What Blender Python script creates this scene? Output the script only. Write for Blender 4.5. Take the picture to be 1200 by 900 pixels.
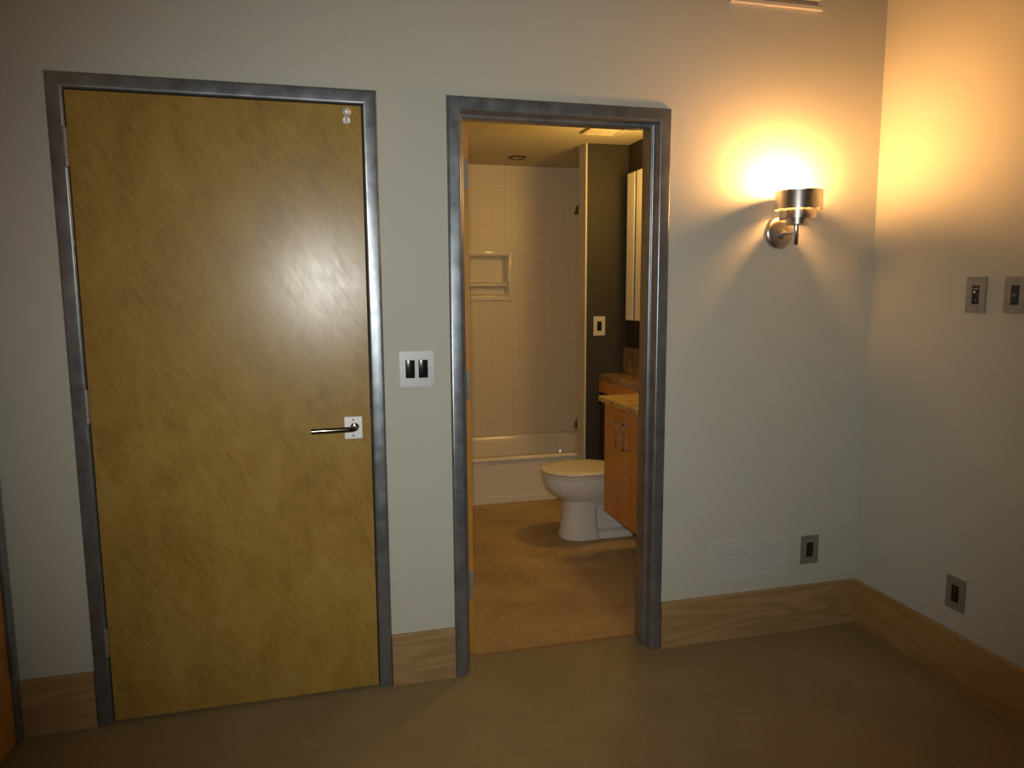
import bpy, bmesh, math
from mathutils import Vector, Matrix

for o in list(bpy.data.objects):
    bpy.data.objects.remove(o)
SC = bpy.context.scene
COL = SC.collection

# ------------------------------------------------------------------ camera, light, exposure
FL, YAW, PITCH, ROLL = 841.45, 0.2510, -0.1279, -0.0060
CAM = Vector((0.7705, -2.6123, 1.4885))
fw = Vector((math.sin(YAW) * math.cos(PITCH), math.cos(YAW) * math.cos(PITCH), math.sin(PITCH)))
rt = Vector((math.cos(YAW), -math.sin(YAW), 0))
up = rt.cross(fw)
r2 = rt * math.cos(ROLL) + up * math.sin(ROLL)
u2 = -rt * math.sin(ROLL) + up * math.cos(ROLL)
cd = bpy.data.cameras.new('camera')
cam = bpy.data.objects.new('camera', cd)
COL.objects.link(cam)
cd.sensor_width = 36.0
cd.lens = FL / 1200 * 36.0
cd.clip_start = 0.02
m = Matrix((r2, u2, -fw)).transposed().to_4x4()
m.translation = CAM
cam.matrix_world = m
SC.camera = cam

W = bpy.data.worlds.new('world')
SC.world = W
W.use_nodes = True
W.node_tree.nodes['Background'].inputs[0].default_value = (0.9, 0.95, 1, 1)
W.node_tree.nodes['Background'].inputs[1].default_value = 0.02

SC.view_settings.view_transform = 'Standard'
SC.view_settings.look = 'None'
SC.view_settings.gamma = 1.0
SC.view_settings.use_curve_mapping = False
SC.view_settings.exposure = 0.0


def light(name, kind, loc, energy, color, **kw):
    ld = bpy.data.lights.new(name, kind)
    ld.energy = energy
    ld.color = color
    for k, v in kw.items():
        setattr(ld, k, v)
    o = bpy.data.objects.new(name, ld)
    COL.objects.link(o)
    o.location = loc
    return o


# the flash of the camera that took the photograph
fl = light('camera_flash', 'SPOT', CAM + Vector((0.0, 0.0, 0.06)), 116, (0.972, 1.0, 0.96),
           spot_size=math.radians(92), spot_blend=1.0, shadow_soft_size=0.03)
fl.rotation_euler = (fw + up * 0.02 - rt * 0.01).to_track_quat('-Z', 'Y').to_euler()
# the warm lamp over the bathroom mirror, behind the door jamb
light('vanity_lamp', 'POINT', (2.60, 1.28, 2.16), 20.0, (1.0, 0.60, 0.15), shadow_soft_size=0.10)


# ------------------------------------------------------------------ materials
def nodes(name):
    mt = bpy.data.materials.new(name)
    mt.use_nodes = True
    nt = mt.node_tree
    b = nt.nodes['Principled BSDF']
    return mt, nt, b


def N(nt, t, **kw):
    n = nt.nodes.new(t)
    for k, v in kw.items():
        if k in n.inputs:
            n.inputs[k].default_value = v
        else:
            setattr(n, k, v)
    return n


def ramp(nt, fac, stops):
    r = nt.nodes.new('ShaderNodeValToRGB')
    e = r.color_ramp.elements
    while len(e) < len(stops):
        e.new(0.5)
    for i, (p, c) in enumerate(stops):
        e[i].position = p
        e[i].color = tuple(c) + (1,)
    nt.links.new(fac, r.inputs[0])
    return r.outputs[0]


def coords(nt, scale=(1, 1, 1), rot=(0, 0, 0)):
    t = nt.nodes.new('ShaderNodeNewGeometry')
    mp = nt.nodes.new('ShaderNodeMapping')
    mp.inputs['Scale'].default_value = scale
    mp.inputs['Rotation'].default_value = rot
    nt.links.new(t.outputs['Position'], mp.inputs['Vector'])
    return mp.outputs[0]


def bump(nt, b, h, strength, dist=0.002):
    bp = nt.nodes.new('ShaderNodeBump')
    bp.inputs['Strength'].default_value = strength
    bp.inputs['Distance'].default_value = dist
    nt.links.new(h, bp.inputs['Height'])
    nt.links.new(bp.outputs[0], b.inputs['Normal'])


def plain(name, c, rough=0.5, metal=0.0, noise=0.0, nscale=40, spec=0.5, coat=0.0):
    mt, nt, b = nodes(name)
    b.inputs['Base Color'].default_value = tuple(c) + (1,)
    b.inputs['Roughness'].default_value = rough
    b.inputs['Metallic'].default_value = metal
    b.inputs['Specular IOR Level'].default_value = spec
    b.inputs['Coat Weight'].default_value = coat
    b.inputs['Coat Roughness'].default_value = 0.08
    nz = N(nt, 'ShaderNodeTexNoise', Scale=nscale, Detail=3.0)
    nt.links.new(coords(nt), nz.inputs['Vector'])
    k = 0.03 + noise
    col = ramp(nt, nz.outputs['Fac'], [(0.25, [x * (1 - k) for x in c]), (0.75, [min(1, x * (1 + k)) for x in c])])
    nt.links.new(col, b.inputs['Base Color'])
    return mt


def paint(name, c):
    mt, nt, b = nodes(name)
    nz = N(nt, 'ShaderNodeTexNoise', Scale=1.6, Detail=4.0)
    nt.links.new(coords(nt), nz.inputs['Vector'])
    nt.links.new(ramp(nt, nz.outputs['Fac'], [(0.3, [x * 0.965 for x in c]), (0.7, c)]), b.inputs['Base Color'])
    b.inputs['Roughness'].default_value = 0.62
    b.inputs['Specular IOR Level'].default_value = 0.25
    n2 = N(nt, 'ShaderNodeTexNoise', Scale=180.0, Detail=2.0)
    nt.links.new(coords(nt), n2.inputs['Vector'])
    bump(nt, b, n2.outputs['Fac'], 0.12, 0.001)
    return mt


def veneer(name, c0, c1, c2, rough=0.36, spec=0.5):
    """rotary cut veneer: short slanted flecks over soft cloudy figure"""
    mt, nt, b = nodes(name)
    v = coords(nt, (1, 1, 1), (0, math.radians(32), 0))
    mp = N(nt, 'ShaderNodeMapping')
    mp.inputs['Scale'].default_value = (46.0, 9.0, 9.0)
    nt.links.new(v, mp.inputs['Vector'])
    a = N(nt, 'ShaderNodeTexNoise', Scale=1.3, Detail=5.0, Roughness=0.6, Distortion=1.2)
    nt.links.new(mp.outputs[0], a.inputs['Vector'])
    big = N(nt, 'ShaderNodeTexNoise', Scale=4.5, Detail=5.0, Roughness=0.65, Distortion=0.5)
    nt.links.new(coords(nt, (1.6, 1, 0.8), (0, 0.35, 0)), big.inputs['Vector'])
    fine = N(nt, 'ShaderNodeTexNoise', Scale=3.0, Detail=4.0)
    nt.links.new(coords(nt, (70, 70, 4.0)), fine.inputs['Vector'])
    acc = None
    for src, k in ((a, 0.36), (big, 0.52), (fine, 0.12)):
        ad = N(nt, 'ShaderNodeMath', operation='MULTIPLY_ADD')
        nt.links.new(src.outputs['Fac'], ad.inputs[0])
        ad.inputs[1].default_value = k
        if acc is None:
            ad.inputs[2].default_value = 0.0
        else:
            nt.links.new(acc, ad.inputs[2])
        acc = ad.outputs[0]
    base = ramp(nt, acc, [(0.34, c0), (0.50, c1), (0.66, c2)])
    # sparse short dark hairs in the grain
    mh = N(nt, 'ShaderNodeMapping')
    mh.inputs['Scale'].default_value = (110.0, 20.0, 22.0)
    nt.links.new(v, mh.inputs['Vector'])
    hair = N(nt, 'ShaderNodeTexNoise', Scale=1.0, Detail=2.0, Roughness=0.5)
    nt.links.new(mh.outputs[0], hair.inputs['Vector'])
    hm = ramp(nt, hair.outputs['Fac'], [(0.60, (0, 0, 0)), (0.72, (1, 1, 1))])
    mul = N(nt, 'ShaderNodeMath', operation='MULTIPLY')
    nt.links.new(hm, mul.inputs[0])
    mul.inputs[1].default_value = 0.24
    mixc = N(nt, 'ShaderNodeMix', data_type='RGBA')
    nt.links.new(mul.outputs[0], mixc.inputs[0])
    nt.links.new(base, mixc.inputs[6])
    mixc.inputs[7].default_value = tuple(x * 0.45 for x in c0) + (1,)
    nt.links.new(mixc.outputs[2], b.inputs['Base Color'])
    b.inputs['Specular IOR Level'].default_value = spec
    rr = N(nt, 'ShaderNodeMapRange')
    nt.links.new(acc, rr.inputs[0])
    rr.inputs[1].default_value = 0.35
    rr.inputs[2].default_value = 0.65
    rr.inputs[3].default_value = rough + 0.04
    rr.inputs[4].default_value = rough - 0.03
    nt.links.new(rr.outputs[0], b.inputs['Roughness'])
    bump(nt, b, acc, 0.03, 0.002)
    return mt


def oak(name, c0, c1, along='X', rough=0.45):
    mt, nt, b = nodes(name)
    sc = {'X': (0.9, 6, 8), 'Y': (6, 0.9, 8), 'Z': (8, 6, 0.9)}[along]
    n1 = N(nt, 'ShaderNodeTexNoise', Scale=1.4, Detail=1.5, Distortion=0.5)
    nt.links.new(coords(nt, sc), n1.inputs['Vector'])
    mu = N(nt, 'ShaderNodeMath', operation='MULTIPLY')
    nt.links.new(n1.outputs['Fac'], mu.inputs[0])
    mu.inputs[1].default_value = 11.0
    fr = N(nt, 'ShaderNodeMath', operation='PINGPONG')
    nt.links.new(mu.outputs[0], fr.inputs[0])
    fr.inputs[1].default_value = 1.0
    fs = {'X': (4, 60, 150), 'Y': (60, 4, 150), 'Z': (150, 60, 4)}[along]
    n2 = N(nt, 'ShaderNodeTexNoise', Scale=1.5, Detail=3.0)
    nt.links.new(coords(nt, fs), n2.inputs['Vector'])
    mx = N(nt, 'ShaderNodeMath', operation='MULTIPLY_ADD')
    nt.links.new(n2.outputs['Fac'], mx.inputs[0])
    mx.inputs[1].default_value = 0.5
    m3 = N(nt, 'ShaderNodeMath', operation='MULTIPLY')
    nt.links.new(fr.outputs[0], m3.inputs[0])
    m3.inputs[1].default_value = 0.5
    nt.links.new(m3.outputs[0], mx.inputs[2])
    nt.links.new(ramp(nt, mx.outputs[0], [(0.2, c0), (0.8, c1)]), b.inputs['Base Color'])
    b.inputs['Roughness'].default_value = rough
    bump(nt, b, mx.outputs[0], 0.08, 0.002)
    return mt


def steel(name, c0, c1, r0=0.3, r1=0.5, metal=0.85):
    """mottled grey door-frame steel"""
    mt, nt, b = nodes(name)
    n1 = N(nt, 'ShaderNodeTexNoise', Scale=13.0, Detail=7.0, Roughness=0.62, Distortion=0.3)
    nt.links.new(coords(nt, (1, 1, 0.8)), n1.inputs['Vector'])
    nt.links.new(ramp(nt, n1.outputs['Fac'], [(0.32, c0), (0.52, [(p + q) / 2 for p, q in zip(c0, c1)]), (0.72, c1)]), b.inputs['Base Color'])
    n2 = N(nt, 'ShaderNodeTexNoise', Scale=26.0, Detail=5.0)
    nt.links.new(coords(nt), n2.inputs['Vector'])
    rr = N(nt, 'ShaderNodeMapRange')
    nt.links.new(n2.outputs['Fac'], rr.inputs[0])
    rr.inputs[1].default_value = 0.3
    rr.inputs[2].default_value = 0.7
    rr.inputs[3].default_value = r0
    rr.inputs[4].default_value = r1
    nt.links.new(rr.outputs[0], b.inputs['Roughness'])
    b.inputs['Metallic'].default_value = metal
    return mt


def carpet(name, c0, c1):
    mt, nt, b = nodes(name)
    n1 = N(nt, 'ShaderNodeTexNoise', Scale=3.2, Detail=5.0, Roughness=0.6)
    nt.links.new(coords(nt), n1.inputs['Vector'])
    n2 = N(nt, 'ShaderNodeTexNoise', Scale=210.0, Detail=2.0)
    nt.links.new(coords(nt), n2.inputs['Vector'])
    mx = N(nt, 'ShaderNodeMath', operation='MULTIPLY_ADD')
    nt.links.new(n2.outputs['Fac'], mx.inputs[0])
    mx.inputs[1].default_value = 0.55
    m3 = N(nt, 'ShaderNodeMath', operation='MULTIPLY')
    nt.links.new(n1.outputs['Fac'], m3.inputs[0])
    m3.inputs[1].default_value = 0.45
    nt.links.new(m3.outputs[0], mx.inputs[2])
    nt.links.new(ramp(nt, mx.outputs[0], [(0.3, c0), (0.7, c1)]), b.inputs['Base Color'])
    b.inputs['Roughness'].default_value = 0.95
    b.inputs['Specular IOR Level'].default_value = 0.1
    bump(nt, b, n2.outputs['Fac'], 0.8, 0.006)
    return mt


def bath_floor_mat():
    mt, nt, b = nodes('bathroom_floor_mottled')
    n1 = N(nt, 'ShaderNodeTexNoise', Scale=2.6, Detail=6.0, Roughness=0.6, Distortion=0.4)
    nt.links.new(coords(nt), n1.inputs['Vector'])
    n2 = N(nt, 'ShaderNodeTexNoise', Scale=45.0, Detail=3.0)
    nt.links.new(coords(nt), n2.inputs['Vector'])
    mx = N(nt, 'ShaderNodeMath', operation='MULTIPLY_ADD')
    nt.links.new(n2.outputs['Fac'], mx.inputs[0])
    mx.inputs[1].default_value = 0.35
    m3 = N(nt, 'ShaderNodeMath', operation='MULTIPLY')
    nt.links.new(n1.outputs['Fac'], m3.inputs[0])
    m3.inputs[1].default_value = 0.65
    nt.links.new(m3.outputs[0], mx.inputs[2])
    nt.links.new(ramp(nt, mx.outputs[0], [(0.34, (0.26, 0.18, 0.08)), (0.5, (0.40, 0.28, 0.125)), (0.64, (0.46, 0.335, 0.155))]), b.inputs['Base Color'])
    b.inputs['Roughness'].default_value = 0.6
    bump(nt, b, n2.outputs['Fac'], 0.2, 0.002)
    return mt


def tile_mat(name, c, grout, size=0.054):
    """square mosaic tiles; the grout lines run on world x, y and z"""
    mt, nt, b = nodes(name)
    g = N(nt, 'ShaderNodeNewGeometry')
    sx = N(nt, 'ShaderNodeSeparateXYZ')
    nt.links.new(g.outputs['Position'], sx.inputs[0])
    nn = N(nt, 'ShaderNodeSeparateXYZ')
    nt.links.new(g.outputs['True Normal'], nn.inputs[0])
    lines = None
    for ax in range(3):
        d = N(nt, 'ShaderNodeMath', operation='PINGPONG')
        nt.links.new(sx.outputs[ax], d.inputs[0])
        d.inputs[1].default_value = size / 2
        lt = N(nt, 'ShaderNodeMath', operation='LESS_THAN')
        nt.links.new(d.outputs[0], lt.inputs[0])
        lt.inputs[1].default_value = 0.0026
        ab = N(nt, 'ShaderNodeMath', operation='ABSOLUTE')
        nt.links.new(nn.outputs[ax], ab.inputs[0])
        fl_ = N(nt, 'ShaderNodeMath', operation='LESS_THAN')
        nt.links.new(ab.outputs[0], fl_.inputs[0])
        fl_.inputs[1].default_value = 0.5
        mu = N(nt, 'ShaderNodeMath', operation='MULTIPLY')
        nt.links.new(lt.outputs[0], mu.inputs[0])
        nt.links.new(fl_.outputs[0], mu.inputs[1])
        if lines is None:
            lines = mu.outputs[0]
        else:
            mx = N(nt, 'ShaderNodeMath', operation='MAXIMUM')
            nt.links.new(lines, mx.inputs[0])
            nt.links.new(mu.outputs[0], mx.inputs[1])
            lines = mx.outputs[0]
    nt.links.new(ramp(nt, lines, [(0.0, c), (1.0, grout)]), b.inputs['Base Color'])
    b.inputs['Roughness'].default_value = 0.42
    inv = N(nt, 'ShaderNodeMath', operation='SUBTRACT')
    inv.inputs[0].default_value = 1.0
    nt.links.new(lines, inv.inputs[1])
    bump(nt, b, inv.outputs[0], 0.25, 0.001)
    return mt


def stone_mat(name, c0, c1, c2):
    mt, nt, b = nodes(name)
    n1 = N(nt, 'ShaderNodeTexNoise', Scale=11.0, Detail=8.0, Roughness=0.65, Distortion=1.4)
    nt.links.new(coords(nt, (1, 0.6, 1)), n1.inputs['Vector'])
    nt.links.new(ramp(nt, n1.outputs['Fac'], [(0.3, c0), (0.5, c1), (0.68, c2)]), b.inputs['Base Color'])
    b.inputs['Roughness'].default_value = 0.25
    return mt


WALL = paint('off_white_wall_paint', (0.60, 0.588, 0.50))
CEIL = paint('ceiling_paint', (0.42, 0.42, 0.40))  # unseen ceiling, colour darkened to cut bounced light
BCEIL = paint('bathroom_ceiling_paint', (0.60, 0.53, 0.38))
BWALL = paint('bathroom_wall_paint', (0.60, 0.55, 0.43))
DARK = paint('dark_accent_paint', (0.046, 0.039, 0.024))
CARPET = carpet('brown_carpet', (0.25, 0.192, 0.095), (0.385, 0.30, 0.155))
BFLOOR = bath_floor_mat()
TILE = tile_mat('cream_mosaic_tile', (0.68, 0.58, 0.41), (0.61, 0.515, 0.355))
BIRCH = veneer('birch_veneer', (0.28, 0.158, 0.029), (0.395, 0.237, 0.050), (0.46, 0.308, 0.082), 0.295, 0.52)
ORANGEWOOD = veneer('orange_maple_veneer', (0.48, 0.20, 0.03), (0.55, 0.24, 0.042), (0.60, 0.28, 0.055), 0.42)
OAKX = oak('oak_along_x', (0.35, 0.215, 0.088), (0.47, 0.305, 0.138), 'X')
OAKY = oak('oak_along_y', (0.37, 0.22, 0.070), (0.49, 0.305, 0.110), 'Y')
FRAME = steel('mottled_frame_steel', (0.225, 0.245, 0.262), (0.36, 0.385, 0.41), 0.28, 0.39, 0.74)
NICKEL = plain('brushed_nickel', (0.62, 0.58, 0.53), 0.30, 1.0)
CHROME = plain('chrome', (0.78, 0.78, 0.78), 0.12, 1.0)
SATIN = plain('satin_steel', (0.86, 0.86, 0.85), 0.38, 0.35)
PLATE = plain('stainless_plate', (0.36, 0.35, 0.32), 0.45, 0.6, 0.05)
LPLATE = plain('pale_aluminium_plate', (0.54, 0.545, 0.55), 0.42, 0.3, 0.03)
IVORY = plain('ivory_plastic', (0.55, 0.50, 0.40), 0.4)
BLACKP = plain('black_plastic', (0.012, 0.012, 0.013), 0.18)
GREYP = plain('grey_plastic', (0.10, 0.10, 0.105), 0.3)
LEDW = plain('white_indicator', (0.85, 0.85, 0.85), 0.3)
WHITEV = plain('white_painted_vent_metal', (0.64, 0.62, 0.57), 0.45)
GAPDK = plain('dark_duct', (0.03, 0.028, 0.025), 0.9)
PORC = plain('white_porcelain', (0.70, 0.67, 0.60), 0.12, 0, 0, 20, 0.5)
SEATM = plain('cream_seat_plastic', (0.68, 0.62, 0.48), 0.22)
TUBM = plain('tub_enamel', (0.72, 0.64, 0.49), 0.16)
STONE = stone_mat('yellow_brown_marble', (0.30, 0.17, 0.05), (0.52, 0.36, 0.13), (0.60, 0.46, 0.20))
MIRROR = plain('mirror_glass', (0.82, 0.82, 0.80), 0.02, 1.0)
CABM = plain('pale_cabinet_front', (0.74, 0.68, 0.56), 0.3)
HINGE = plain('dull_hinge_steel', (0.36, 0.345, 0.31), 0.45, 0.4)
DSTONE = stone_mat('brown_marble', (0.15, 0.085, 0.03), (0.27, 0.17, 0.07), (0.36, 0.25, 0.11))
THRESH = plain('brown_threshold_wood', (0.30, 0.16, 0.05), 0.5)
LEVER = plain('dark_reflection_chrome', (0.20, 0.17, 0.15), 0.16, 1.0)  # chrome; the unlit room's dark reflection is put into its colour
BRONZE = plain('brown_metal', (0.16, 0.11, 0.075), 0.35, 0.8)

# ------------------------------------------------------------------ geometry helpers
ORG = {}


class MB:
    def __init__(self):
        self.bm = bmesh.new()
        self.smooth = False

    def box(self, x0, x1, y0, y1, z0, z1, bev=0.0, seg=2):
        bm = self.bm
        r = bmesh.ops.create_cube(bm, size=1.0)
        vs = r['verts']
        for v in vs:
            v.co = Vector(((x0 + x1) / 2 + v.co.x * (x1 - x0), (y0 + y1) / 2 + v.co.y * (y1 - y0), (z0 + z1) / 2 + v.co.z * (z1 - z0)))
        if bev > 0:
            es = list({e for v in vs for e in v.link_edges})
            bmesh.ops.bevel(bm, geom=es, offset=bev, segments=seg, profile=0.5, affect='EDGES')
        return self

    def cyl(self, p, q, r0, r1=None, n=32, cap=True):
        r1 = r0 if r1 is None else r1
        p, q = Vector(p), Vector(q)
        d = (q - p).normalized()
        a = d.orthogonal().normalized()
        b = d.cross(a)
        rings = []
        for c, r in ((p, r0), (q, r1)):
            rings.append([c + (a * math.cos(t) + b * math.sin(t)) * r for t in [2 * math.pi * i / n for i in range(n)]])
        return self.loft(rings, cap, cap)

    def loft(self, rings, cap0=True, cap1=True, closed=True):
        bm = self.bm
        R = [[bm.verts.new(p) for p in ring] for ring in rings]
        n = len(R[0])
        for a, b in zip(R, R[1:]):
            for i in range(n if closed else n - 1):
                j = (i + 1) % n
                bm.faces.new((a[i], a[j], b[j], b[i]))
        if cap0:
            bm.faces.new(list(reversed(R[0])))
        if cap1:
            bm.faces.new(R[-1])
        return self

    def tube(self, pts, r, n=16, cap=True):
        pts = [Vector(p) for p in pts]
        rings = []
        a = None
        for i, p in enumerate(pts):
            d = (pts[min(i + 1, len(pts) - 1)] - pts[max(i - 1, 0)]).normalized()
            a = d.orthogonal().normalized() if a is None else (a - d * a.dot(d)).normalized()
            b = d.cross(a)
            rings.append([p + (a * math.cos(t) + b * math.sin(t)) * r for t in [2 * math.pi * k / n for k in range(n)]])
        return self.loft(rings, cap, cap)

    def lathe(self, c, axis, prof, n=48):
        """prof: (radius, distance along axis)"""
        c, d = Vector(c), Vector(axis).normalized()
        a = d.orthogonal().normalized()
        b = d.cross(a)
        rings = [[c + d * h + (a * math.cos(t) + b * math.sin(t)) * max(r, 1e-4) for t in [2 * math.pi * k / n for k in range(n)]] for r, h in prof]
        return self.loft(rings, True, True)

    def sphere(self, c, r, n=24):
        bmesh.ops.create_uvsphere(self.bm, u_segments=n, v_segments=n // 2, radius=r, matrix=Matrix.Translation(Vector(c)))
        return self

    def prism(self, poly, lo, hi, plane='XZ'):
        """poly in a plane, extruded along the third axis from lo to hi"""
        f = {'XZ': lambda p, t: (p[0], t, p[1]), 'XY': lambda p, t: (p[0], p[1], t), 'YZ': lambda p, t: (t, p[0], p[1])}[plane]
        return self.loft([[Vector(f(p, lo)) for p in poly], [Vector(f(p, hi)) for p in poly]])

    def build(self, name, mat, parent=None, loc=None, smooth=False, auto=35):
        bm = self.bm
        bmesh.ops.remove_doubles(bm, verts=bm.verts, dist=1e-6)
        bmesh.ops.recalc_face_normals(bm, faces=bm.faces)
        org = ORG[parent] if parent else Vector(loc if loc is not None else (0, 0, 0))
        bmesh.ops.translate(bm, verts=bm.verts, vec=-org)
        me = bpy.data.meshes.new(name)
        if smooth:
            for f in bm.faces:
                f.smooth = True
            lim = math.radians(auto)
            for e in bm.edges:
                if len(e.link_faces) == 2 and e.calc_face_angle(0) > lim:
                    e.smooth = False
        bm.to_mesh(me)
        bm.free()
        me.materials.append(mat)
        o = bpy.data.objects.new(name, me)
        COL.objects.link(o)
        if parent:
            o.parent = parent
        else:
            o.location = org
        ORG[o] = org
        return o


def tag(o, label=None, cat=None, group=None, kind=None):
    if label:
        o['label'] = label
    if cat:
        o['category'] = cat
    if group:
        o['group'] = group
    if kind:
        o['kind'] = kind
    return o


def thing(name, loc, label, cat, group=None, kind=None):
    o = bpy.data.objects.new(name, None)
    o.empty_display_size = 0.05
    COL.objects.link(o)
    o.location = loc
    ORG[o] = Vector(loc)
    return tag(o, label, cat, group, kind)


# ------------------------------------------------------------------ main dimensions
XL, XR = -0.285, 3.027         # left and right wall of the room
YF = -7.5                      # unseen wall behind the camera, set far back to cut bounced light
ZC = 3.8  # unseen ceiling, set high to cut bounced light
WT = 0.143                     # thickness of the back wall
H = 2.1264                     # clear height of the door frames
FW = 0.0502                    # face width of the steel frames
D1 = (0.0, 0.914)
D2 = (1.2555, 2.0247)
HB = 0.2017                    # baseboard
BXL, BXR, BY, BZ = 1.17, 2.792, 3.0, 2.466   # bathroom
WY = 2.05                       # front of the dark wing wall
FP = 0.012                     # how far the frames stand off the wall

# ------------------------------------------------------------------ room shell
b = MB()
b.box(XL - 0.1, XR, YF, 0.0, -0.1, 0.0)
b.box(D2[0] - 0.02, D2[1] + 0.02, 0.0, 0.135, -0.1, 0.0)
b.box(D1[0] - 0.02, D1[1] + 0.02, 0.0, WT, -0.1, 0.0)
tag(b.build('floor', CARPET), 'brown carpeted floor of the front room', 'floor', kind='structure')
b = MB()
b.box(BXL, BXR, 0.143, BY, -0.1, 0.0)
b.box(D2[0] - 0.02, D2[1] + 0.02, 0.135, 0.143, -0.1, 0.0)
tag(b.build('floor_bathroom', BFLOOR), 'mottled tan brown floor inside the bathroom', 'floor', kind='structure')

b = MB()
g = FW - 0.008                 # the wall runs behind the frame faces
b.box(XL - 0.1, D1[0] - g, 0, WT, 0, ZC)
b.box(D1[1] + g, D2[0] - g, 0, WT, 0, ZC)
b.box(D2[1] + g, XR + 0.1, 0, WT, 0, ZC)
b.box(D1[0] - g, D1[1] + g, 0, WT, H + g, ZC)
b.box(D2[0] - g, D2[1] + g, 0, WT, H + g, ZC)
b.box(D1[0] - g, D1[1] + g, WT + 0.002, WT + 0.04, 0, H + g)
tag(b.build('wall_back', WALL), 'off-white wall holding the two doorways and the sconce', 'wall', kind='structure')
tag(MB().box(XR, XR + 0.1, YF, 0, 0, ZC).build('wall_right', WALL), 'off-white wall on the right with switches and an outlet', 'wall', kind='structure')
# left wall has a doorway right beside the corner
LY0, LY1 = -0.052, -0.966      # clear opening of the left door
b = MB()
b.box(XL - 0.1, XL, YF, LY1 - g, 0, ZC)
b.box(XL - 0.1, XL, LY1 - g, 0, H + g, ZC)
b.box(XL - 0.1, XL, LY0 + g, 0, 0, H + g)
b.box(XL - 0.14, XL - 0.1, YF, 0, 0, ZC)  # unseen panel added behind the doorway to block stray world light
tag(b.build('wall_left', WALL), 'off-white wall at the left edge with a wooden door', 'wall', kind='structure')
tag(MB().box(XL - 0.1, XR + 0.1, YF - 0.1, YF, 0, ZC).build('wall_front', WALL), 'off-white wall behind the viewer', 'wall', kind='structure')
tag(MB().box(XL - 0.1, XR + 0.1, YF - 0.1, WT, ZC, ZC + 0.1).build('ceiling', CEIL), 'plain ceiling of the front room', 'ceiling', kind='structure')

# bathroom shell
tag(MB().box(BXL - 0.1, BXL, WT, BY + 0.1, 0, BZ).build('wall_bathroom_left', BWALL), 'pale bathroom wall behind the open door', 'wall', kind='structure')
tag(MB().box(BXR, BXR + 0.1, WT, BY + 0.1, 0, BZ).build('wall_bathroom_right', DARK), 'dark bathroom wall carrying the tall cabinet and vanity', 'wall', kind='structure')
NX0, NX1, NZ0, NZ1 = 1.73, 2.185, 1.455, 1.775     # recess for the tile niche
b = MB()
b.box(BXL, NX0, BY, BY + 0.1, 0, BZ)
b.box(NX1, BXR, BY, BY + 0.1, 0, BZ)
b.box(NX0, NX1, BY, BY + 0.1, 0, NZ0)
b.box(NX0, NX1, BY, BY + 0.1, NZ1, BZ)
tag(b.build('wall_bathroom_back', TILE), 'cream mosaic tiled wall behind the bathtub', 'wall', kind='structure')
tag(MB().box(BXL - 0.1, BXR + 0.1, WT, BY + 0.1, BZ, BZ + 0.1).build('ceiling_bathroom', BCEIL), 'warm lit plain bathroom ceiling', 'ceiling', kind='structure')
WX = 2.484
WD = WX + 0.011               # where the dark paint begins
tag(MB().box(WD, BXR, WY, WY + 0.012, 0, BZ).build('wall_dark', DARK), 'dark charcoal wall behind the toilet', 'wall', kind='structure')
b = MB()
b.box(WX, BXR, WY + 0.012, 2.186, 0, BZ)
b.box(WX - 0.001, WD, WY - 0.003, WY + 0.012, 0, BZ, 0.001)
tag(b.build('wall_wing', BWALL), 'narrow pale end of the wing wall beside the bathtub', 'wall', kind='structure')
b = MB()
b.box(2.77, BXR, 2.186, BY, 0, BZ)
tag(b.build('wall_shower', TILE), 'tiled end of the tub alcove behind the wing wall', 'wall', kind='structure')
CHX = 2.602
tag(MB().box(CHX, BXR, 1.185, WY, 0, 0.876).build('wall_ledge', DARK), 'low dark wall under the stone ledge behind the toilet', 'wall', kind='structure')


# ------------------------------------------------------------------ steel door frames
def door_frame(name, x0, x1, stop0, stop1, label):
    """hollow metal frame in the back wall: face, returns and the stop around the opening"""
    y0, y1 = -FP, WT + 0.008
    fr = MB()
    sec = [(0, y0), (0, stop0), (0.016, stop0), (0.016, stop1), (0, stop1), (0, y1), (-FW, y1), (-FW, y0)]
    bm = fr.bm

    def ring(path):
        out = []
        for d, y in sec:
            out.append(path(d, y))
        return out
    rings = [ring(lambda d, y: Vector((x0 + d, y, 0.001))),
             ring(lambda d, y: Vector((x0 + d, y, H - d))),
             ring(lambda d, y: Vector((x1 - d, y, H - d))),
             ring(lambda d, y: Vector((x1 - d, y, 0.001)))]
    fr.loft(rings)
    bmesh.ops.recalc_face_normals(bm, faces=bm.faces)
    es = [e for e in bm.edges if len(e.link_faces) == 2 and e.calc_face_angle(0) > 1.0 and (abs(e.verts[0].co.y - e.verts[1].co.y) < 1e-6)
          and e.verts[0].co.z > 0 and not (min(v.co.z for v in e.verts) < 0.002 and max(v.co.z for v in e.verts) < 0.002)]
    bmesh.ops.bevel(bm, geom=es, offset=0.0095, segments=5, profile=0.5, affect='EDGES')
    return tag(fr.build(name, FRAME, smooth=True), label, 'door frame', kind='structure')


door_frame('trim_1', D1[0], D1[1], 0.046, 0.10, 'grey mottled steel frame around the closed wooden door')
door_frame('trim_2', D2[0], D2[1], 0.034, 0.096, 'grey mottled steel frame around the bathroom doorway')
# frame of the door in the left wall
fr = MB()
xa, xb = XL + FP, XL - 0.1
sec = [(0, xa), (0, XL - 0.05), (0.016, XL - 0.05), (0.016, xb), (-FW + 0.004, xb), (-FW + 0.004, xa)]
rings = [[Vector((x, LY0 - d, 0.001)) for d, x in sec], [Vector((x, LY0 - d, H - d)) for d, x in sec],
         [Vector((x, LY1 + d, H - d)) for d, x in sec], [Vector((x, LY1 + d, 0.001)) for d, x in sec]]
fr.loft(rings)
tag(fr.build('trim_3', FRAME), 'steel frame of the door at the left edge, beside the corner', 'door frame', kind='structure')

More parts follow.
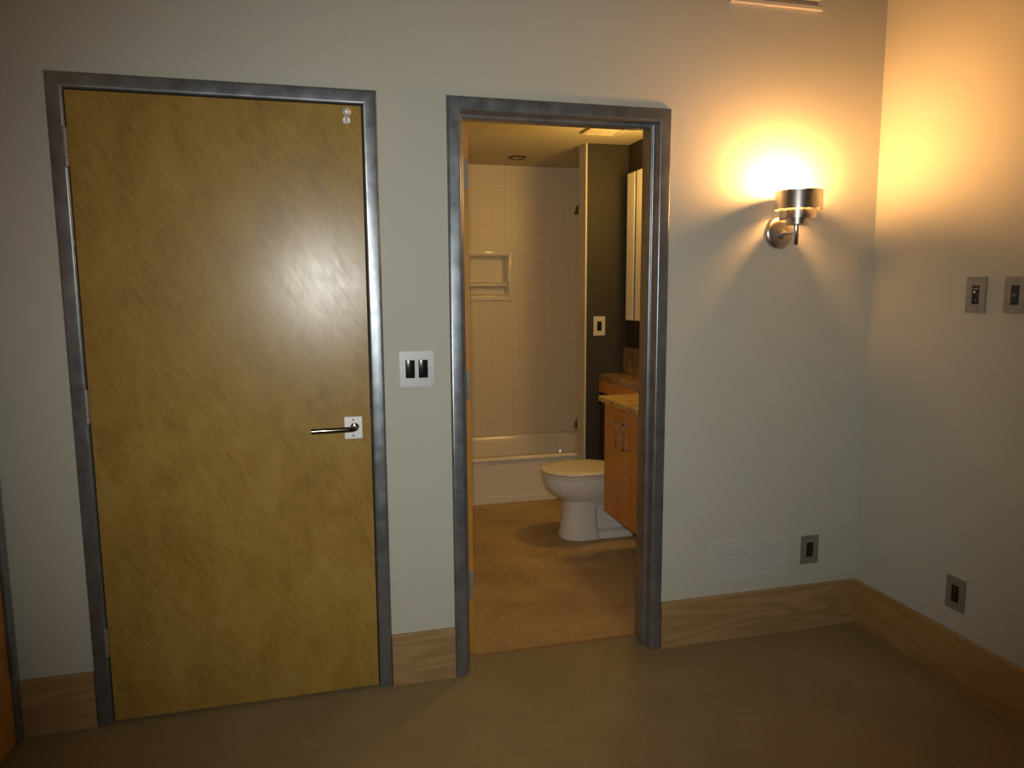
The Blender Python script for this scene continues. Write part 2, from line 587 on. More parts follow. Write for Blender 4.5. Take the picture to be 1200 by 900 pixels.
# threshold edge where carpet ends
tag(MB().box(D2[0] + 0.001, D2[1] - 0.001, 0.124, 0.139, 0.0, 0.004, 0.0015).build('trim_4', THRESH), 'thin orange wooden threshold strip at the bathroom doorway', 'threshold', kind='structure')


# ------------------------------------------------------------------ doors
def hinge_bmesh(x, y, z0, z1, r=0.0075):
    hb = MB()
    n = 5
    L = (z1 - z0) / n
    for i in range(n):
        hb.cyl((x, y, z0 + i * L + 0.0006), (x, y, z0 + (i + 1) * L - 0.0006), r, n=20)
    hb.sphere((x, y, z1), r * 0.8, 12).sphere((x, y, z0), r * 0.8, 12)
    return hb


GAP = 0.0035
leaf = MB().box(D1[0] + GAP, D1[1] - GAP, -0.006, 0.040, 0.012, H - GAP - 0.001, 0.0012)
d1 = leaf.build('door_1', BIRCH, loc=(0, 0, 0))
tag(d1, 'closed birch veneer door with a lever handle and slanted grain', 'door', kind='structure')
for z0, z1 in ((1.889, 2.004), (1.068, 1.176), (0.258, 0.352)):
    hb = hinge_bmesh(-0.001, -0.0165, z0, z1)
    hb.build('hinge', HINGE, d1, smooth=True)
# lever handle
HX, HZ = 0.853, 1.010
b = MB()
b.box(0.817, 0.880, -0.0125, -0.0058, 0.967, 1.047, 0.0012)
rose = b.build('door_handle', SATIN, d1)
tag(rose, 'square satin steel handle plate')
b = MB()
b.cyl((HX, -0.012, HZ), (HX, -0.020, HZ), 0.016, 0.0145)
b.tube([(HX, -0.018, HZ), (HX, -0.040, HZ), (HX - 0.002, -0.050, HZ), (HX - 0.010, -0.0565, HZ), (HX - 0.022, -0.058, HZ), (HX - 0.150, -0.058, HZ - 0.001)], 0.0095, 20)
b.build('lever', LEVER, rose, smooth=True)
b = MB()
for sx, sz in ((0.849, 1.036), (0.866, 1.012), (0.848, 0.979)):
    b.cyl((sx, -0.012, sz), (sx, -0.0134, sz), 0.0034, n=14)
b.build('screw', GREYP, rose)
b = MB()
b.box(D1[1] - GAP - 0.0012, D1[1] - GAP + 0.0015, -0.004, 0.03, 0.955, 1.065)
b.build('latch_plate', GREYP, d1)
# coat hook near the top corner
hk = MB()
hk.cyl((0.861, -0.0058, 2.072), (0.861, -0.0095, 2.072), 0.0125)
hk.tube([(0.861, -0.008, 2.075), (0.861, -0.022, 2.078), (0.861, -0.033, 2.088)], 0.0042, 14)
hk.sphere((0.861, -0.036, 2.093), 0.0155)
hk.tube([(0.861, -0.008, 2.068), (0.861, -0.018, 2.060), (0.861, -0.024, 2.062)], 0.0035, 14)
hk.sphere((0.861, -0.026, 2.063), 0.006)
tag(hk.build('coat_hook', SATIN, d1, smooth=True), 'small chrome coat hook')

# the open bathroom door, folded back against the bathroom wall
LX0, LX1 = 1.268, 1.314
leaf = MB().box(LX0, LX1, 0.156, 0.156 + 0.76, 0.008, H - 0.004, 0.0012)
d2 = leaf.build('door_2', ORANGEWOOD, loc=(LX0, 0.156, 0))
tag(d2, 'orange wooden bathroom door standing open, seen edge-on', 'door', kind='structure')
for z0, z1 in ((1.874, 1.99), (1.068, 1.18), (0.24, 0.36)):
    hb = MB()
    hb.box(LX0 + 0.003, LX1 - 0.004, 0.1535, 0.1562, z0, z1, 0.0008)
    L = (z1 - z0) / 5
    for i in range(5):
        hb.cyl((LX0 + 0.022, 0.1515, z0 + i * L + 0.0006), (LX0 + 0.022, 0.1515, z0 + (i + 1) * L - 0.0006), 0.0065, n=16)
    hb.build('hinge', HINGE, d2, smooth=True)
b = MB()
for sx, dr in ((LX1, 1), (LX0, -1)):
    b.box(min(sx, sx + dr * 0.006), max(sx, sx + dr * 0.006), 0.82, 0.885, 0.967, 1.047, 0.001)
    b.cyl((sx, 0.853, 1.01), (sx + dr * 0.04, 0.853, 1.01), 0.009)
    b.cyl((sx + dr * 0.036, 0.862, 1.01), (sx + dr * 0.036, 0.70, 1.01), 0.009)
b.build('door_handle', NICKEL, d2, smooth=True)

# the door at the left edge
leaf = MB().box(XL - 0.040, XL + 0.004, LY1 + GAP, LY0 - GAP, 0.012, H - GAP, 0.0012)
d3 = leaf.build('door_3', ORANGEWOOD, loc=(XL, LY0, 0))
tag(d3, 'brown wooden door at the left edge of the room', 'door', kind='structure')
for z0, z1 in ((1.889, 2.004), (1.068, 1.176), (0.258, 0.362)):
    hinge_bmesh(XL + 0.0145, LY0, z0, z1, 0.0085).build('hinge', FRAME, d3, smooth=True)

# ------------------------------------------------------------------ baseboards
BT = 0.015


def base_profile(t=BT):
    return [(0, 0.001), (t, 0.001), (t, HB - 0.003), (t - 0.003, HB), (0, HB)]


def base_x(name, xa, xb, label):
    b = MB().prism([(-p, z) for p, z in base_profile()], xa, xb, 'YZ')
    tag(b.build(name, OAKX), label, 'baseboard', kind='structure')


base_x('baseboard_left', XL + 0.013, D1[0] - FW, 'short oak baseboard left of the closed door')
base_x('baseboard_middle', D1[1] + FW, D2[0] - FW, 'short oak baseboard between the two doorways')
base_x('baseboard_back', D2[1] + FW, XR, 'oak baseboard right of the bathroom doorway')
b = MB().prism([(XR - p, z) for p, z in base_profile()], YF, -BT, 'XZ')
tag(b.build('baseboard_right', OAKY), 'long oak baseboard along the right wall', 'baseboard', kind='structure')


# ------------------------------------------------------------------ plates, switches, outlets
class Face:
    """a local frame on a wall: u along the wall, v up, n out of the wall"""
    def __init__(self, o, u, n):
        self.o, self.u, self.n = Vector(o), Vector(u), Vector(n)

    def p(self, u, v, n):
        return self.o + self.u * u + Vector((0, 0, 1)) * v + self.n * n

    def box(self, mb, u0, u1, v0, v1, n0, n1, bev=0.0):
        a, c = self.p(u0, v0, n0), self.p(u1, v1, n1)
        mb.box(min(a.x, c.x), max(a.x, c.x), min(a.y, c.y), max(a.y, c.y), a.z, c.z, bev)
        return mb


def device_plate(name, face, w, h, label, cat, gangs=1, mat=PLATE, kind='switch', group=None, dev=(0.030, 0.066), pitch=0.040):
    t = thing(name, face.o, label, cat, group)
    pl = MB()
    # plate with real openings: four borders and the bars between the gangs
    us = [(i - (gangs - 1) / 2) * pitch for i in range(gangs)]
    dw, dh = dev
    N0, N1 = 0.0, 0.006
    face.box(pl, -w / 2, w / 2, dh / 2, h / 2, N0, N1)
    face.box(pl, -w / 2, w / 2, -h / 2, -dh / 2, N0, N1)
    edges = [-w / 2] + [x for u in us for x in (u - dw / 2, u + dw / 2)] + [w / 2]
    for a, c in zip(edges[::2], edges[1::2]):
        face.box(pl, a, c, -dh / 2, dh / 2, N0, N1)
    pl.build('cover_plate', mat, t)
    for u in us:
        dv = MB()
        face.box(dv, u - dw / 2 + 0.0006, u + dw / 2 - 0.0006, -dh / 2 + 0.0006, dh / 2 - 0.0006, 0.0, 0.0045)
        if kind == 'rocker':
            # a softly domed paddle
            dv2 = MB()
            hw, hh, ng = dw / 2 - 0.0015, dh / 2 - 0.0015, 10
            rows = []
            for iv in range(ng + 1):
                fv = -1 + 2 * iv / ng
                rows.append([face.p(u + hw * fu, hh * fv, 0.0045 + 0.0035 * (1 - 0.55 * fu * fu - 0.45 * fv * fv)) for fu in [-1 + 2 * k / ng for k in range(ng + 1)]])
            dv2.loft(rows, False, False, closed=False)
            d = dv.build('device', BLACKP, t)
            dv2.build('rocker', BLACKP, d, smooth=True)
        elif kind == 'dimmer':
            d = dv.build('device', BLACKP, t)
            k = MB()
            face.box(k, u - 0.009, u + 0.009, -0.022, 0.014, 0.0045, 0.008, 0.001)
            k.build('button', BLACKP, d)
            for du, vv, s in ((-0.003, 0.010, 0.0030), (-0.004, 0.022, 0.0015), (0.004, 0.023, 0.0015), (0.004, -0.018, 0.0016)):
                k = MB()
                face.box(k, u + du - s, u + du + s, vv - s, vv + s, 0.004, 0.0086)
                k.build('indicator', LEDW, d)
        elif kind == 'jack':
            d = dv.build('device', BLACKP, t)
            k = MB()
            face.box(k, u - 0.009, u + 0.007, -0.006, 0.006, 0.0045, 0.008, 0.0008)
            k.build('toggle', GREYP, d)
        elif kind == 'outlet':
            d = dv.build('device', BLACKP, t)
            k = MB()
            for s in (-1, 1):
                vc = s * dh * 0.25
                face.box(k, u - 0.0095, u + 0.0095, vc - 0.0105, vc + 0.0105, 0.0045, 0.006, 0.0005)
            ro = k.build('receptacle', BLACKP, d)
            k = MB()
            for s in (-1, 1):
                vc = s * dh * 0.25
                for du in (-0.004, 0.004):
                    face.box(k, u + du - 0.0008, u + du + 0.0008, vc - 0.001, vc + 0.006, 0.0055, 0.0063)
                c0, c1 = face.p(u, vc - 0.006, 0.0055), face.p(u, vc - 0.006, 0.0063)
                k.cyl(c0, c1, 0.0017, n=12)
            k.build('slot', GREYP, d)
    return t


BKF = lambda x, z: Face((x, 0, z), (1, 0, 0), (0, -1, 0))
RTF = lambda y, z: Face((XR, y, z), (0, -1, 0), (-1, 0, 0))
device_plate('light_switch', BKF(1.081, 1.211), 0.124, 0.130, 'pale double rocker switch on the wall between the two doorways', 'light switch', 2, LPLATE, 'rocker', dev=(0.034, 0.066), pitch=0.0475)
device_plate('dimmer_switch', RTF(-0.518, 1.467), 0.080, 0.128, 'steel dimmer plate with small white lights, nearer the corner on the right wall', 'light switch', 1, PLATE, 'dimmer', dev=(0.031, 0.068))
device_plate('toggle_switch', RTF(-0.671, 1.467), 0.080, 0.124, 'steel wall plate cut off by the right edge of the photo', 'light switch', 1, PLATE, 'jack', dev=(0.031, 0.068))
device_plate('wall_outlet', BKF(2.780, 0.361), 0.086, 0.126, 'steel outlet plate above the baseboard, right of the white grille', 'outlet', 1, PLATE, 'outlet', dev=(0.034, 0.066))
device_plate('wall_outlet', RTF(-0.527, 0.351), 0.082, 0.124, 'steel outlet plate low on the right wall', 'outlet', 1, PLATE, 'outlet', dev=(0.034, 0.066))
device_plate('light_switch', Face((2.589, WY, 1.25), (1, 0, 0), (0, -1, 0)), 0.084, 0.132, 'ivory switch plate on the dark bathroom wall', 'light switch', 1, IVORY, 'rocker', dev=(0.034, 0.066))

# ------------------------------------------------------------------ return-air grille, low on the wall
GX0, GX1, GZ0, GZ1 = 2.298, 2.666, 0.261, 0.439
t = thing('return_grille', (GX0, 0, GZ0), 'white louvered air grille low on the wall above the baseboard', 'air vent')
b = MB()
mid = 2.484
iz0, iz1 = GZ0 + 0.014, GZ1 - 0.014
b.box(GX0, GX1, -0.007, 0, GZ0, iz0, 0.0015)
b.box(GX0, GX1, -0.007, 0, iz1, GZ1, 0.0015)
b.box(GX0, GX0 + 0.014, -0.007, 0, iz0, iz1)
b.box(GX1 - 0.014, GX1, -0.007, 0, iz0, iz1)
b.box(mid - 0.009, mid + 0.009, -0.007, 0, iz0, iz1)
gf = b.build('grille_frame', WHITEV, t)
MB().box(GX0 + 0.012, GX1 - 0.012, -0.0016, -0.0002, iz0 - 0.002, iz1 + 0.002).build('backing', PLATE, t)
nl = 13
for i in range(nl):
    z = iz0 + (i + 0.5) * (iz1 - iz0) / nl
    for xa_, xb_ in ((GX0 + 0.014, mid - 0.009), (mid + 0.009, GX1 - 0.014)):
        b = MB()
        b.prism([(-0.0064, z - 0.0046), (-0.0054, z - 0.0050), (-0.0018, z + 0.0030), (-0.0028, z + 0.0036)], xa_, xb_, 'YZ')
        b.build('louver', WHITEV, t)

# supply register at the top of the picture
RX0, RX1, RZ0, RZ1 = 2.309, 2.715, 2.583, 2.745
t = thing('supply_register', (RX0, 0, RZ0), 'white ceiling-height air register above the sconce, at the top edge', 'air vent')
b = MB()
b.box(RX0, RX1, -0.014, 0, RZ0, RZ0 + 0.014, 0.002)
b.box(RX0, RX1, -0.012, 0, RZ1 - 0.026, RZ1, 0.002)
b.box(RX0, RX0 + 0.020, -0.012, 0, RZ0 + 0.014, RZ1 - 0.026)
b.box(RX1 - 0.020, RX1, -0.012, 0, RZ0 + 0.014, RZ1 - 0.026)
b.build('register_frame', WHITEV, t)
MB().box(RX0 + 0.018, RX1 - 0.018, -0.002, -0.0002, RZ0 + 0.012, RZ1 - 0.024).build('backing', PLATE, t)
for i in range(5):
    z = RZ0 + 0.030 + i * 0.0235
    MB().prism([(-0.030, z + 0.003), (-0.030, z), (-0.003, z + 0.003), (-0.003, z + 0.006)], RX0 + 0.020, RX1 - 0.020, 'YZ').build('louver', WHITEV, t)

# ------------------------------------------------------------------ wall sconce
SX, SY = 2.566, -0.115
t = thing('wall_sconce', (2.563, 0, 1.719), 'lit brushed nickel wall sconce with tiered round shade', 'lamp')
b = MB().lathe((2.563, 0, 1.719), (0, -1, 0), [(0.0655, 0.0), (0.0660, 0.006), (0.0635, 0.013), (0.056, 0.0185), (0.03, 0.022), (0.0, 0.0225)], 56)
b.build('backplate', NICKEL, t, smooth=True)
b = MB()
b.lathe((2.563, -0.020, 1.712), (0, -1, 0), [(0.021, 0.0), (0.020, 0.006), (0.010, 0.010), (0.0075, 0.016), (0.0075, 0.088), (0.0, 0.088)], 32)
b.build('arm', NICKEL, t, smooth=True)
b = MB().lathe((2.563, SY, 1.664), (0, 0, 1), [(0.0, 0), (0.0075, 0.0005), (0.0095, 0.004), (0.0095, 0.086), (0.0, 0.086)], 32)
b.build('rod', CHROME, t, smooth=True)


def band(center, radius, z0, z1, a0, turns, th=0.0022, n=90, grow=0.0, z0b=None, z1b=None):
    """a curled sheet-metal strip: open ring whose ends may overlap"""
    mb = MB()
    rings = []
    z0b = z0 if z0b is None else z0b
    z1b = z1 if z1b is None else z1b
    for i in range(n + 1):
        f = i / n
        a = a0 + turns * 2 * math.pi * f
        r = radius + grow * f
        lo, hi = z0 + (z0b - z0) * f, z1 + (z1b - z1) * f
        d = Vector((math.cos(a), math.sin(a), 0))
        c = Vector((center[0], center[1], 0))
        rings.append([c + d * (r - th) + Vector((0, 0, lo)), c + d * r + Vector((0, 0, lo)), c + d * r + Vector((0, 0, hi)), c + d * (r - th) + Vector((0, 0, hi))])
    mb.loft(rings)
    return mb


band((SX, SY), 0.0815, 1.803, 1.868, math.radians(-62), 1.17, grow=0.009, z0b=1.7965, z1b=1.870).build('shade', NICKEL, t, smooth=True)
band((SX, SY), 0.0675, 1.764, 1.808, math.radians(-40), 1.06, grow=0.003).build('shade_tier', NICKEL, t, smooth=True)
band((SX, SY), 0.0445, 1.742, 1.782, math.radians(-40), 1.0).build('shade_tier', NICKEL, t, smooth=True)
b = MB().lathe((SX, SY, 1.745), (0, 0, 1), [(0.0, 0), (0.0435, 0.0), (0.0435, 0.003), (0.0, 0.003)], 40)
b.build('shade_base', NICKEL, t, smooth=True)
b = MB().lathe((SX, SY, 1.749), (0, 0, 1), [(0.016, 0), (0.016, 0.045), (0.013, 0.052), (0.0, 0.052)], 32)
b.build('lamp_holder', SATIN, t, smooth=True)
mt, nt, bb = nodes('lit_bulb_glass')
bb.inputs['Base Color'].default_value = (1, 0.9, 0.7, 1)
bb.inputs['Emission Color'].default_value = (1.0, 0.462, 0.140, 1)
bb.inputs['Emission Strength'].default_value = 720.0
b = MB().lathe((SX, SY, 1.801), (0, 0, 1), [(0.010, 0), (0.011, 0.008), (0.014, 0.040), (0.022, 0.058), (0.0275, 0.076), (0.0275, 0.088), (0.022, 0.102), (0.012, 0.110), (0.0, 0.112)], 32)
b.build('bulb', mt, t, smooth=True)
MB().lathe((SX, SY, 1.7635), (0, 0, 1), [(0.0435, 0), (0.0675, 0), (0.0675, 0.002), (0.0435, 0.002)], 48).build('tier_light_block', NICKEL, t, smooth=True)  # ring plate added to stop bulb light leaking below the tier
# two slim posts tie the tiers to the holder
b = MB()
for a in (math.radians(100), math.radians(220), math.radians(340)):
    d = Vector((math.cos(a), math.sin(a), 0))
    c = Vector((SX, SY, 0))
    b.tube([c + d * 0.012 + Vector((0, 0, 1.785)), c + d * 0.081 + Vector((0, 0, 1.812))], 0.002, 8)
    b.tube([c + d * 0.042 + Vector((0, 0, 1.766)), c + d * 0.067 + Vector((0, 0, 1.768))], 0.002, 8)
b.build('shade_bracket', NICKEL, t, smooth=True)

# ------------------------------------------------------------------ bathroom: tub
TX0, TX1, TY0, TY1, TZ = BXL + 0.002, 2.768, 2.189, BY - 0.001, 0.332
t = thing('bathtub', ((TX0 + TX1) / 2, 2.6, 0), 'low cream bathtub along the tiled wall', 'bathtub')


def rrect(x0, x1, y0, y1, r, z, n=8):
    pts = []
    for cx, cy, a0 in ((x1 - r, y1 - r, 0), (x0 + r, y1 - r, 90), (x0 + r, y0 + r, 180), (x1 - r, y0 + r, 270)):
        for k in range(n + 1):
            a = math.radians(a0 + 90 * k / n)
            pts.append(Vector((cx + r * math.cos(a), cy + r * math.sin(a), z)))
    return pts


b = MB()
o_ = 0.0
rings = [rrect(TX0, TX1, TY0 + 0.016, TY1, 0.006, 0.001),
         rrect(TX0, TX1, TY0 + 0.016, TY1, 0.006, TZ - 0.030),
         rrect(TX0, TX1, TY0, TY1, 0.010, TZ - 0.022),
         rrect(TX0, TX1, TY0, TY1, 0.012, TZ - 0.010),
         rrect(TX0 + 0.004, TX1 - 0.004, TY0 + 0.007, TY1 - 0.002, 0.012, TZ - 0.001),
         rrect(TX0 + 0.012, TX1 - 0.010, TY0 + 0.018, TY1 - 0.006, 0.016, TZ),
         rrect(TX0 + 0.09, TX1 - 0.055, TY0 + 0.065, TY1 - 0.05, 0.14, TZ - 0.001),
         rrect(TX0 + 0.10, TX1 - 0.065, TY0 + 0.075, TY1 - 0.06, 0.14, TZ - 0.010),
         rrect(TX0 + 0.14, TX1 - 0.085, TY0 + 0.10, TY1 - 0.08, 0.13, TZ - 0.15),
         rrect(TX0 + 0.20, TX1 - 0.12, TY0 + 0.13, TY1 - 0.11, 0.12, 0.06),
         rrect(TX0 + 0.26, TX1 - 0.16, TY0 + 0.17, TY1 - 0.15, 0.10, 0.045)]
b.loft(rings)
b.build('tub_shell', TUBM, t, smooth=True, auto=50)
MB().box(TX0, TX1 - 0.003, TY0 - 0.0005, TY0 + 0.0162, 0.001, 0.050, 0.003).build('apron_kick', TUBM, t)
b = MB().lathe((2.55, 2.60, 0.043), (0, 0, 1), [(0.03, 0), (0.03, 0.004), (0.02, 0.006), (0.0, 0.006)])
b.build('drain', CHROME, t, smooth=True)
b = MB().lathe((2.668, 2.60, 0.235), (-1, 0, 0.16), [(0.034, 0), (0.034, 0.006), (0.02, 0.010), (0.0, 0.011)])
b.build('overflow_plate', CHROME, t, smooth=True)

# spout and shower head come off the end wall behind the wing wall
t = thing('tub_spout', (2.77, 2.55, 0.47), 'small metal tub spout over the right end of the bathtub', 'faucet')
b = MB()
b.lathe((2.77, 2.55, 0.475), (-1, 0, 0), [(0.032, 0), (0.032, 0.006), (0.022, 0.012), (0.021, 0.15), (0.024, 0.168), (0.020, 0.176), (0.0, 0.178)], 28)
b.cyl((2.612, 2.55, 0.472), (2.612, 2.55, 0.440), 0.019, 0.017)
b.build('spout', BRONZE, t, smooth=True)
b = MB()
b.cyl((2.608, 2.55, 0.492), (2.608, 2.55, 0.515), 0.005)
b.sphere((2.608, 2.55, 0.520), 0.010)
b.build('diverter_knob', CHROME, t, smooth=True)
b = MB().sphere((2.588, 2.545, 0.472), 0.016)
b.build('handle_cap', CHROME, t, smooth=True)

t = thing('shower_head', (2.77, 2.55, 2.10), 'brown metal shower head high beside the tiled wall', 'shower head')
b = MB()
b.lathe((2.77, 2.55, 2.145), (-1, 0, 0), [(0.028, 0), (0.026, 0.006), (0.012, 0.010), (0.0, 0.010)])
b.tube([(2.765, 2.55, 2.145), (2.70, 2.55, 2.147), (2.655, 2.55, 2.140), (2.625, 2.55, 2.122), (2.606, 2.55, 2.106)], 0.009, 16)
b.build('shower_arm', BRONZE, t, smooth=True)
d = Vector((-0.55, 0, -0.83)).normalized()
b = MB().lathe(Vector((2.60, 2.55, 2.112)) - d * 0.006, (0.35, 0, -1), [(0.010, 0), (0.014, 0.006), (0.016, 0.014), (0.036, 0.040), (0.040, 0.050), (0.037, 0.055), (0.0, 0.055)])
b.build('spray_face', BRONZE, t, smooth=True)

# niche (a ceramic shelf let into the tile)
t = thing('soap_niche', (1.957, BY, NZ0), 'cream ceramic soap niche with a shelf in the tiled wall', 'niche')
b = MB()
fx0, fx1, fz0, fz1 = NX0 - 0.034, NX1 + 0.034, NZ0 - 0.036, NZ1 + 0.034


def rr_xz(x0, x1, z0, z1, r, y, n=8):
    return [Vector((p.x, y, p.y)) for p in rrect(x0, x1, z0, z1, r, 0, n)]


def recess(mb, z0, z1, depth, r=0.03):
    return [rr_xz(NX0 + 0.002, NX1 - 0.002, z0, z1, r, BY - 0.014), rr_xz(NX0 + 0.012, NX1 - 0.012, z0 + 0.012, z1 - 0.012, r * 0.8, BY + 0.002),
            rr_xz(NX0 + 0.02, NX1 - 0.02, z0 + 0.018, z1 - 0.016, r * 0.7, BY + depth)]


zs = 1.545
# surround: outer frame bars, then the two scooped recesses
b.box(fx0, NX0 + 0.003, BY - 0.016, BY, fz0, fz1, 0.005)
b.box(NX1 - 0.003, fx1, BY - 0.016, BY, fz0, fz1, 0.005)
b.box(NX0, NX1, BY - 0.016, BY, fz0, NZ0 + 0.003, 0.003)
b.box(NX0, NX1, BY - 0.016, BY, NZ1 - 0.003, fz1, 0.003)
b.build('niche_frame', TUBM, t, smooth=True)
b = MB()
b.loft(recess(b, zs + 0.004, NZ1, 0.08), False, True)
b.loft(recess(b, NZ0, zs - 0.010, 0.05, 0.022), False, True)
b.build('niche_recess', TUBM, t, smooth=True)
MB().box(NX0, NX1, BY - 0.022, BY + 0.078, zs - 0.013, zs + 0.006, 0.004).build('niche_shelf', TUBM, t, smooth=True)

# ------------------------------------------------------------------ bathroom ceiling fittings
t = thing('recessed_light', (2.168, 2.64, BZ), 'small unlit recessed light in the bathroom ceiling', 'ceiling light')
MB().lathe((2.168, 2.64, BZ), (0, 0, -1), [(0.068, 0), (0.068, 0.004), (0.062, 0.009), (0.050, 0.010), (0.046, 0.003), (0.046, 0.0005)]).build('trim_ring', BRONZE, t, smooth=True)
MB().lathe((2.168, 2.64, BZ), (0, 0, -1), [(0.045, 0.0), (0.044, 0.003), (0.02, 0.0055), (0.0, 0.006)]).build('lens', CABM, t, smooth=True)
VX0, VX1, VY0, VY1 = 2.34, 2.57, 1.53, 1.755
t = thing('exhaust_vent', (2.475, 1.65, BZ), 'square white exhaust vent in the bathroom ceiling', 'air vent')
b = MB()
w_ = 0.022
b.box(VX0, VX1, VY0, VY0 + w_, BZ - 0.014, BZ, 0.003)
b.box(VX0, VX1, VY1 - w_, VY1, BZ - 0.014, BZ, 0.003)
b.box(VX0, VX0 + w_, VY0 + w_, VY1 - w_, BZ - 0.014, BZ)
b.box(VX1 - w_, VX1, VY0 + w_, VY1 - w_, BZ - 0.014, BZ)
b.build('vent_frame', BCEIL, t)
for i in range(9):
    y = VY0 + w_ + (i + 0.5) * (VY1 - VY0 - 2 * w_) / 9
    MB().box(VX0 + w_, VX1 - w_, y - 0.007, y + 0.005, BZ - 0.011, BZ - 0.008).build('slat', BWALL, t)

# ------------------------------------------------------------------ toilet
TCY = 1.43
t = thing('toilet', (2.30, TCY, 0), 'white toilet with closed cream lid, bowl pointing left', 'toilet')


def egg(x0, x1, hw, z, n=40, p=2.3, nose=1.0):
    """plan outline: rounded nose at x0, squarer back at x1"""
    pts = []
    cx = x0 + (x1 - x0) * 0.52
    for k in range(n):
        a = 2 * math.pi * k / n
        ca, sa = math.cos(a), math.sin(a)
        if ca < 0:
            ex = 2.0 / 2.15
            x = cx - (cx - x0) * abs(ca) ** ex
            y = hw * math.copysign(abs(sa) ** ex, sa)
        else:
            ex = 2.0 / p
            x = cx + (x1 - cx) * abs(ca) ** ex
            y = hw * math.copysign(abs(sa) ** ex, sa)
        pts.append(Vector((x, TCY + y, z)))
    return pts


b = MB()
# bowl
b.loft([egg(2.135, 2.46, 0.100, 0.205), egg(2.110, 2.47, 0.122, 0.235), egg(2.060, 2.48, 0.150, 0.268), egg(2.022, 2.49, 0.172, 0.305),
        egg(2.002, 2.50, 0.183, 0.345), egg(1.996, 2.50, 0.187, 0.378), egg(1.999, 2.50, 0.186, 0.390), egg(2.006, 2.495, 0.180, 0.394)])
# front column of the pedestal
b.loft([egg(2.098, 2.335, 0.122, 0.001, p=6), egg(2.098, 2.335, 0.122, 0.014, p=6), egg(2.108, 2.325, 0.113, 0.040, p=6), egg(2.116, 2.315, 0.108, 0.12, p=6),
        egg(2.122, 2.315, 0.110, 0.19, p=6), egg(2.122, 2.34, 0.118, 0.245, p=6)])
# trapway set back behind the column, and the foot
b.loft([egg(2.22, 2.54, 0.060, 0.001, p=5), egg(2.22, 2.52, 0.056, 0.14, p=5), egg(2.22, 2.50, 0.095, 0.26, p=5)])
b.loft([egg(2.20, 2.56, 0.117, 0.001, p=6), egg(2.20, 2.56, 0.117, 0.022, p=6), egg(2.21, 2.55, 0.108, 0.036, p=6), egg(2.22, 2.54, 0.085, 0.046, p=6)])
# shelf that carries the tank
b.box(2.42, 2.597, TCY - 0.10, TCY + 0.10, 0.30, 0.394, 0.02, 3)
b.build('bowl', PORC, t, smooth=True, auto=45)
b = MB().loft([egg(1.994, 2.45, 0.187, 0.3935), egg(1.990, 2.45, 0.190, 0.399), egg(1.992, 2.45, 0.189, 0.406), egg(1.998, 2.445, 0.184, 0.409)])
b.build('seat', SEATM, t, smooth=True, auto=50)
b = MB().loft([egg(1.996, 2.455, 0.186, 0.4105), egg(1.989, 2.46, 0.191, 0.416), egg(1.990, 2.46, 0.190, 0.424), egg(2.000, 2.455, 0.182, 0.4295), egg(2.05, 2.44, 0.14, 0.432)])
b.build('lid', SEATM, t, smooth=True, auto=50)
b = MB()
b.box(2.468, 2.599, TCY - 0.155, TCY + 0.155, 0.39, 0.705, 0.018, 3)
b.build('tank', PORC, t, smooth=True)
b = MB()
b.box(2.462, 2.600, TCY - 0.162, TCY + 0.162, 0.706, 0.738, 0.010, 3)
b.build('tank_lid', PORC, t, smooth=True)
for cx_, cy_ in ((2.40, TCY - 0.094), (2.40, TCY + 0.094)):
    MB().lathe((cx_, cy_, 0.034), (0, 0, 1), [(0.014, 0), (0.013, 0.010), (0.009, 0.017), (0.0, 0.019)], 20).build('bolt_cap', PORC, t, smooth=True)
b = MB()
b.cyl((2.47, TCY - 0.12, 0.655), (2.452, TCY - 0.12, 0.655), 0.011)
b.tube([(2.454, TCY - 0.12, 0.655), (2.450, TCY - 0.08, 0.650), (2.450, TCY - 0.045, 0.646)], 0.006, 12)
b.build('flush_lever', CHROME, t, smooth=True)

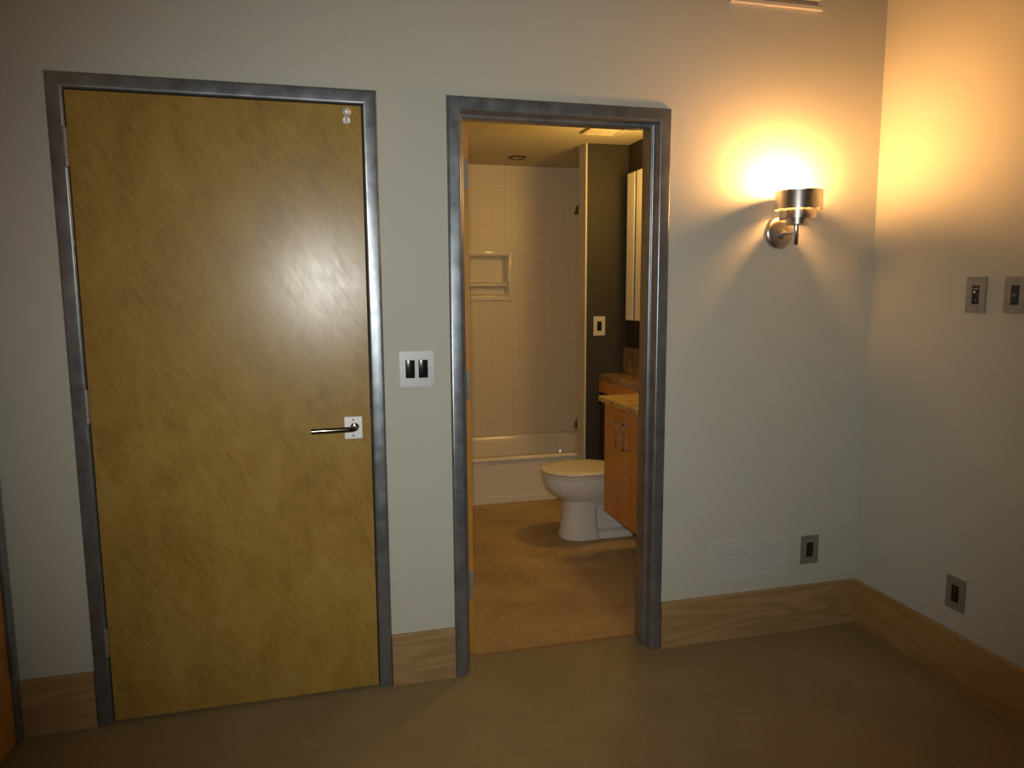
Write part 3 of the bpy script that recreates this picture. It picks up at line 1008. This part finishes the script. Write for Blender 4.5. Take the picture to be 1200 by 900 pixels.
# ------------------------------------------------------------------ vanity
VF, VYF, VYN, VZ0, VZ1 = 2.275, 1.145, 0.30, 0.238, 0.870
t = thing('vanity_cabinet', (2.56, 0.72, VZ0), 'orange wooden vanity cabinet hung on the wall, with metal pulls', 'cabinet')
b = MB()
b.box(VF + 0.020, BXR - 0.001, VYN, VYF, VZ0, VZ1, 0.001)
b.build('cabinet_body', ORANGEWOOD, t)
ys = [(0.838, VYF - 0.001, -1), (0.527, 0.835, 1), (VYN + 0.001, 0.524, 1)]
for ya, yb, side in ys:
    dr = MB().box(VF, VF + 0.0185, ya, yb, VZ0 + 0.001, VZ1 - 0.004, 0.0012).build('cabinet_door', ORANGEWOOD, t)
    py = ya + 0.048 if side < 0 else yb - 0.048
    z0, z1 = 0.668, 0.802
    b = MB()
    for z in (z0, z1):
        b.box(VF - 0.046, VF + 0.0002, py - 0.006, py + 0.006, z - 0.005, z + 0.005, 0.001)
    b.box(VF - 0.046, VF - 0.037, py - 0.006, py + 0.006, z0 - 0.005, z1 + 0.005, 0.001)
    b.build('door_pull', NICKEL, dr, smooth=True)
tag(MB().box(2.248, BXR - 0.001, 0.26, 1.178, 0.8705, 0.900, 0.003).build('countertop', STONE, loc=(2.55, 0.72, 0.8705)), 'yellow stone countertop on the vanity cabinet', 'countertop')
t = thing('stone_ledge', (2.72, 1.64, 0.80), 'brown stone ledge with wooden apron behind the toilet', 'ledge')
MB().box(CHX - 0.012, BXR - 0.0215, 1.182, WY - 0.001, 0.8765, 0.918, 0.003).build('stone_top', DSTONE, t)
MB().box(CHX - 0.009, CHX - 0.0005, 1.19, WY - 0.001, 0.795, 0.876).build('apron', ORANGEWOOD, t)
tag(MB().box(BXR - 0.02, BXR - 0.001, 0.30, WY - 0.001, 0.9005, 1.105, 0.002).build('backsplash', DSTONE, loc=(BXR, 1.2, 0.9055)), 'brown stone backsplash standing along the dark wall', 'backsplash')

# mirror cabinet on the right wall
MX, MY0, MY1, MZ0, MZ1 = 2.70, 0.90, 1.855, 1.295, 2.245
t = thing('wall_cabinet', (2.76, 1.38, MZ0), 'tall pale-fronted wall cabinet above the stone backsplash, seen edge-on', 'cabinet')
MB().box(MX + 0.018, BXR - 0.001, MY0, MY1, MZ0, MZ1, 0.002).build('cabinet_body', CABM, t)
for ya, yb in ((1.735, MY1), (1.315, 1.712), (MY0, 1.292)):
    d = MB().box(MX + 0.003, MX + 0.0172, ya, yb, MZ0, MZ1, 0.001).build('cabinet_door', GREYP, t)
    MB().box(MX, MX + 0.003, ya + 0.004, yb - 0.004, MZ0 + 0.004, MZ1 - 0.004).build('panel', CABM, d)
